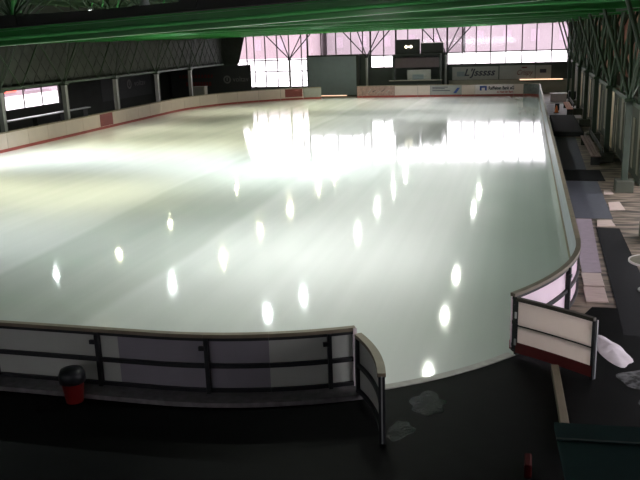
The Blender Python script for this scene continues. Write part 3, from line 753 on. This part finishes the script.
def bench(y0, y1, x, label, m='timber'):
    r = thing('aisle_bench', label, 'bench', (x, (y0 + y1) / 2, 0))
    for k in range(3): MB().box(x - .22 + k * .15, x - .09 + k * .15, y0, y1, .44, .48).build('seat_slat', m, r)
    for y in (y0 + .4, y1 - .4):
        MB().box(x - .2, x + .2, y - .03, y + .03, .016, .44).build('leg', 'charcoal', r)
    MB().box(x + .22, x + .26, y0, y1, .62, .86).build('backrest', 'charcoal', r)
    for y in (y0 + .4, y1 - .4): MB().box(x + .2, x + .235, y - .03, y + .03, .4, .85).build('back_support', 'charcoal', r)
    return r
bench(36.5, 43.8, 3.2, 'slatted brown bench beside the long slate mat', 'bench_wood')
bench(58.5, 64.5, 3.75 - .55, 'slatted bench at the edge of the pale matting', 'timber')
bx = thing('storage_crate', 'pale pink crate at the far end of the right aisle', 'crate', (2.8, 70.6, 0))
MB().box(2.2, 3.5, 70.2, 71.0, .0, .62).build('body', 'pale_crate', bx, bevel=.03); MB().box(2.15, 3.55, 70.15, 71.05, .62, .70).build('lid', 'white_print', bx, bevel=.02)
bk = thing('dark_trolley', 'dark trolley right of the pale pink crate', 'trolley', (3.95, 70.6, 0))
MB().box(3.65, 4.25, 70.2, 71.0, .15, .85).build('body', 'steel_black', bk, bevel=.03)
for dx in (-.2, .2):
    for dy in (-.3, .3): MB().tube((3.95 + dx - .02, 70.6 + dy, .075), (3.95 + dx + .02, 70.6 + dy, .075), .075, 10).build('wheel', 'bin_black', bk)
co = thing('traffic_cone', 'small orange cone standing on the pale matting', 'cone', (2.35, 60.5, .014))
MB().box(2.15, 2.55, 60.3, 60.7, .014, .05).build('base', 'bin_black', co); MB().lathe((2.35, 60.5, .05), [(.15, 0), (.03, .5), (.001, .5)], 14).build('body', 'orange', co)
tb = tag(MB().box(2.3, 2.62, 62.2, 62.6, .015, .55).build('black_case', 'bin_black', bevel=.03), 'small black case on the pale matting behind the cone', 'case')
# round table at the right edge
t = thing('round_table', 'round table with pale rim at the right edge of the picture', 'table', (3.02, 18.75, .015))
MB().lathe((3.02, 18.75, .72), [(0.001, 0), (.50, 0), (.50, .03), (0.001, .03)], 32).build('tabletop', 'table_top', t)
MB().lathe((3.02, 18.75, .715), [(.50, 0), (.535, 0), (.535, .045), (.50, .045), (.50, 0)], 32).build('rim', 'table_rim', t)
MB().tube((3.02, 18.75, .05), (3.02, 18.75, .72), .04, 12).build('pedestal', 'steel_grey', t)
MB().lathe((3.02, 18.75, .015), [(0.001, 0), (.28, 0), (.28, .025), (.05, .05), (0.001, .05)], 24).build('base', 'steel_grey', t)

def mound(name, cx, cy, rx, ry, h, m, label, seed=0, z0=.0, rot=0.):
    b = MB(); n = 34; k = 10; vs = []; fs = []
    for j in range(k + 1):
        for i in range(n):
            t = 2 * math.pi * i / n; q = j / k
            w = 1 + .35 * noise.noise(Vector((math.cos(t) * 1.3 + seed, math.sin(t) * 1.3, seed)))
            x = rx * q * w * math.cos(t); y = ry * q * w * math.sin(t)
            z = h * (1 - q ** 1.6) * (1 + .6 * noise.noise(Vector((x * 5 + seed, y * 5, 2)))) + .001
            xr = x * math.cos(rot) - y * math.sin(rot); yr = x * math.sin(rot) + y * math.cos(rot)
            vs.append((cx + xr, cy + yr, z0 + max(.001, z) if j < k else z0))
    for j in range(k):
        for i in range(n): fs.append((j * n + i, j * n + (i + 1) % n, (j + 1) * n + (i + 1) % n, (j + 1) * n + i))
    fs.append(tuple(range(n)))
    return tag(b.add(vs, fs).build(name, m, smooth=True), label, 'snow pile')
mound('snow_pile', 1.80, 14.9, .27, .72, .07, 'snow', 'pale snow heap right behind the end of the right gate', 1.3, .012, .2)
mound('snow_pile', 2.2, 13.6, .42, .42, .04, 'dirty_snow', 'grey dirty snow remains below the snow heap at right', 4.1, .012)
mound('snow_pile', 2.3, 12.6, .34, .30, .04, 'dirty_snow', 'grey lump of slush nearest the cabin roof at right', 7.7, .012)

# ------------------------------------------------------------------ foreground
# red bin with black lid
bi = thing('waste_bin', 'red bin with a black lid in front of the near boards', 'bin', (-7.42, 11.0, .012))
MB().lathe((-7.42, 11.0, .012), [(0.001, 0), (.15, 0), (.19, .36), (.17, .36), (.14, .02), (0.001, .02)], 24).build('body', 'bin_red', bi, smooth=False)
lid = MB().lathe((-7.42, 11.0, .37), [(.195, 0), (.225, .02), (.225, .16), (.19, .24), (.10, .27), (0.001, .275)], 24).build('lid', 'bin_black', bi, smooth=True)
MB().bar((-7.62, 11.0, .47), (-7.72, 11.0, .42), .05, .05).build('lid_grip', 'bin_black', lid)
# teal roofed cabin at lower right
ca = thing('cabin', 'teal flat roofed cabin at the lower right corner', 'cabin', (1.2, 6.6, 0))
MB().add([(.40, 7.48, 2.14), (2.6, 7.62, 2.14), (2.7, 5.0, 2.14), (.56, 5.0, 2.14), (.40, 7.48, 2.2), (2.6, 7.62, 2.2), (2.7, 5.0, 2.2), (.56, 5.0, 2.2)],
         [(0, 1, 2, 3), (7, 6, 5, 4), (0, 4, 5, 1), (1, 5, 6, 2), (2, 6, 7, 3), (3, 7, 4, 0)]).build('roof_sheet', 'teal', ca)
MB().bar((.41, 7.13, 2.205), (2.58, 7.27, 2.205), .03, .02).build('roof_batten', 'teal_pale', ca)
MB().prism([(.52, 7.36), (2.5, 7.5), (2.6, 5.1), (.66, 5.1)], .012, 2.14).build('walls', 'wall_left', ca)
tag(MB().bar((.70, 13.75, .07), (.80, 10.9, .07), .13, .14).build('timber_beam', 'timber_old', bevel=.01), 'old timber beam lying on the floor before the right gate', 'beam')
rc = tag(MB().box(.17, .27, 10.0, 10.35, .012, .22).build('red_crate', 'crate_red', bevel=.02), 'dark red crate beside the teal roofed cabin', 'crate')
def blob(cx, cy, rx, ry, seed, z=.0135):
    pts = []
    for i in range(36):
        t = 2 * math.pi * i / 36; w = 1 + .45 * noise.noise(Vector((math.cos(t) * 1.7 + seed, math.sin(t) * 1.7, seed)))
        pts.append((cx + rx * w * math.cos(t), cy + ry * w * math.sin(t)))
    return pts
tag(MB().prism(blob(-1.40, 12.05, .32, .42, 2.2), .0125, .0145).build('puddle', 'puddle'), 'shallow meltwater puddle outside the ice in the gate opening', 'puddle')
tag(MB().prism(blob(-1.72, 11.0, .2, .3, 5.2), .0125, .0145).build('puddle', 'puddle'), 'smaller meltwater puddle beside the open left gate', 'puddle')

# ------------------------------------------------------------------ outside
struct(MB().box(-160, 120, 80.6, 260, -.4, -.2).build('ground_snow', 'ext_snow'))
struct(MB().box(-160, -37.6, -40, 80.6, -.4, -.2).build('ground_snow_left', 'ext_snow'))
struct(MB().box(6.3, 60, -40, 80.6, -.4, -.2).build('ground_snow_right', 'ext_snow'))
struct(MB().box(-37.6, 6.3, -40, -4.6, -.4, -.2).build('ground_snow_back', 'ext_snow'))
def house(x0, x1, y0, y1, h, m, label, base=2.6):
    r = thing('building', label, 'building', ((x0 + x1) / 2, y0, 0))
    MB().box(x0, x1, y0, y1, -.2, h).build('facade', m, r)
    MB().box(x0 - .4, x1 + .4, y0 - .4, y1 + .4, h, h + .5).build('roof', 'ext_snow', r)
    MB().box(x0, x1, y0 - .12, y0 - .02, -.2, base).build('plinth', 'ext_snow', r)
    x = x0 + 1.5
    while x < x1 - 1.6:
        MB().box(x, x + 1.3, y0 - .06, y0 - .01, base + 1.4, base + 3.2).build('window', 'ext_glass', r); x += 4.1
    return r
house(-62, -34, 128, 140, 7.4, 'pink', 'pink rendered building seen through the left bright windows')
house(-33, -10, 134, 146, 7.6, 'pink_dark', 'dusty pink building seen over the top of the shutter')
house(-9, 16, 126, 140, 7.3, 'pink_dark', 'dusty pink building seen through the right windows', 2.9)
tag(MB().box(-62, -24, 112, 114, -.2, 1.4).build('snow_bank', 'ext_snow', bevel=.3), 'white snow bank outside the left bright windows', 'snow bank')
tag(MB().box(-18, 14, 110, 112, -.2, 3.2).build('snow_bank', 'ext_snow', bevel=.3), 'high white snow bank outside the right windows', 'snow bank')
lh = thing('building', 'pale pink building outside the opening in the left wall', 'building', (-64, 92, 0))
MB().box(-72, -64, 70, 116, -.2, 9).build('facade', 'pink', lh); MB().box(-72.4, -63.6, 69.6, 116.4, 9, 9.5).build('roof', 'ext_snow', lh)
MB().box(-63.9, -63.8, 84.5, 90, .3, 2.2).build('red_hoarding', 'ext_red', lh)
MB().box(-63.99, -63.9, 92, 98, .2, 1.9).build('window', 'ext_glass', lh)

# ------------------------------------------------------------------ sky, camera, colour management
w = bpy.data.worlds.new('overcast'); sc.world = w; w.use_nodes = True
bg = w.node_tree.nodes['Background']; bg.inputs[0].default_value = (1.0, .93, .97, 1); bg.inputs[1].default_value = 2.1
cam = bpy.data.cameras.new('camera'); co = bpy.data.objects.new('camera', cam); C.objects.link(co); sc.camera = co
cam.sensor_width = 36; cam.lens = 781.3 / 640 * 36; cam.clip_end = 600
def cam_axes(yaw, pitch, roll):
    cy, sy, cp, sp = math.cos(yaw), math.sin(yaw), math.cos(pitch), math.sin(pitch)
    f = Vector((-sy * cp, cy * cp, -sp)); r = Vector((cy, sy, 0)); d = f.cross(r)
    c, s = math.cos(roll), math.sin(roll)
    return c * r + s * d, -s * r + c * d, f
r_, d_, f_ = cam_axes(.258, .255, .033)
u_ = -d_; b_ = -f_
co.matrix_world = Matrix(((r_.x, u_.x, b_.x, 0), (r_.y, u_.y, b_.y, 0), (r_.z, u_.z, b_.z, 6.034), (0, 0, 0, 1)))
sc.view_settings.view_transform = 'Standard'; sc.view_settings.look = 'None'; sc.view_settings.exposure = 1.75; sc.view_settings.gamma = 1
sc.cycles.use_denoising = True
sc.cycles.max_bounces = 8; sc.cycles.diffuse_bounces = 4; sc.cycles.transparent_max_bounces = 8
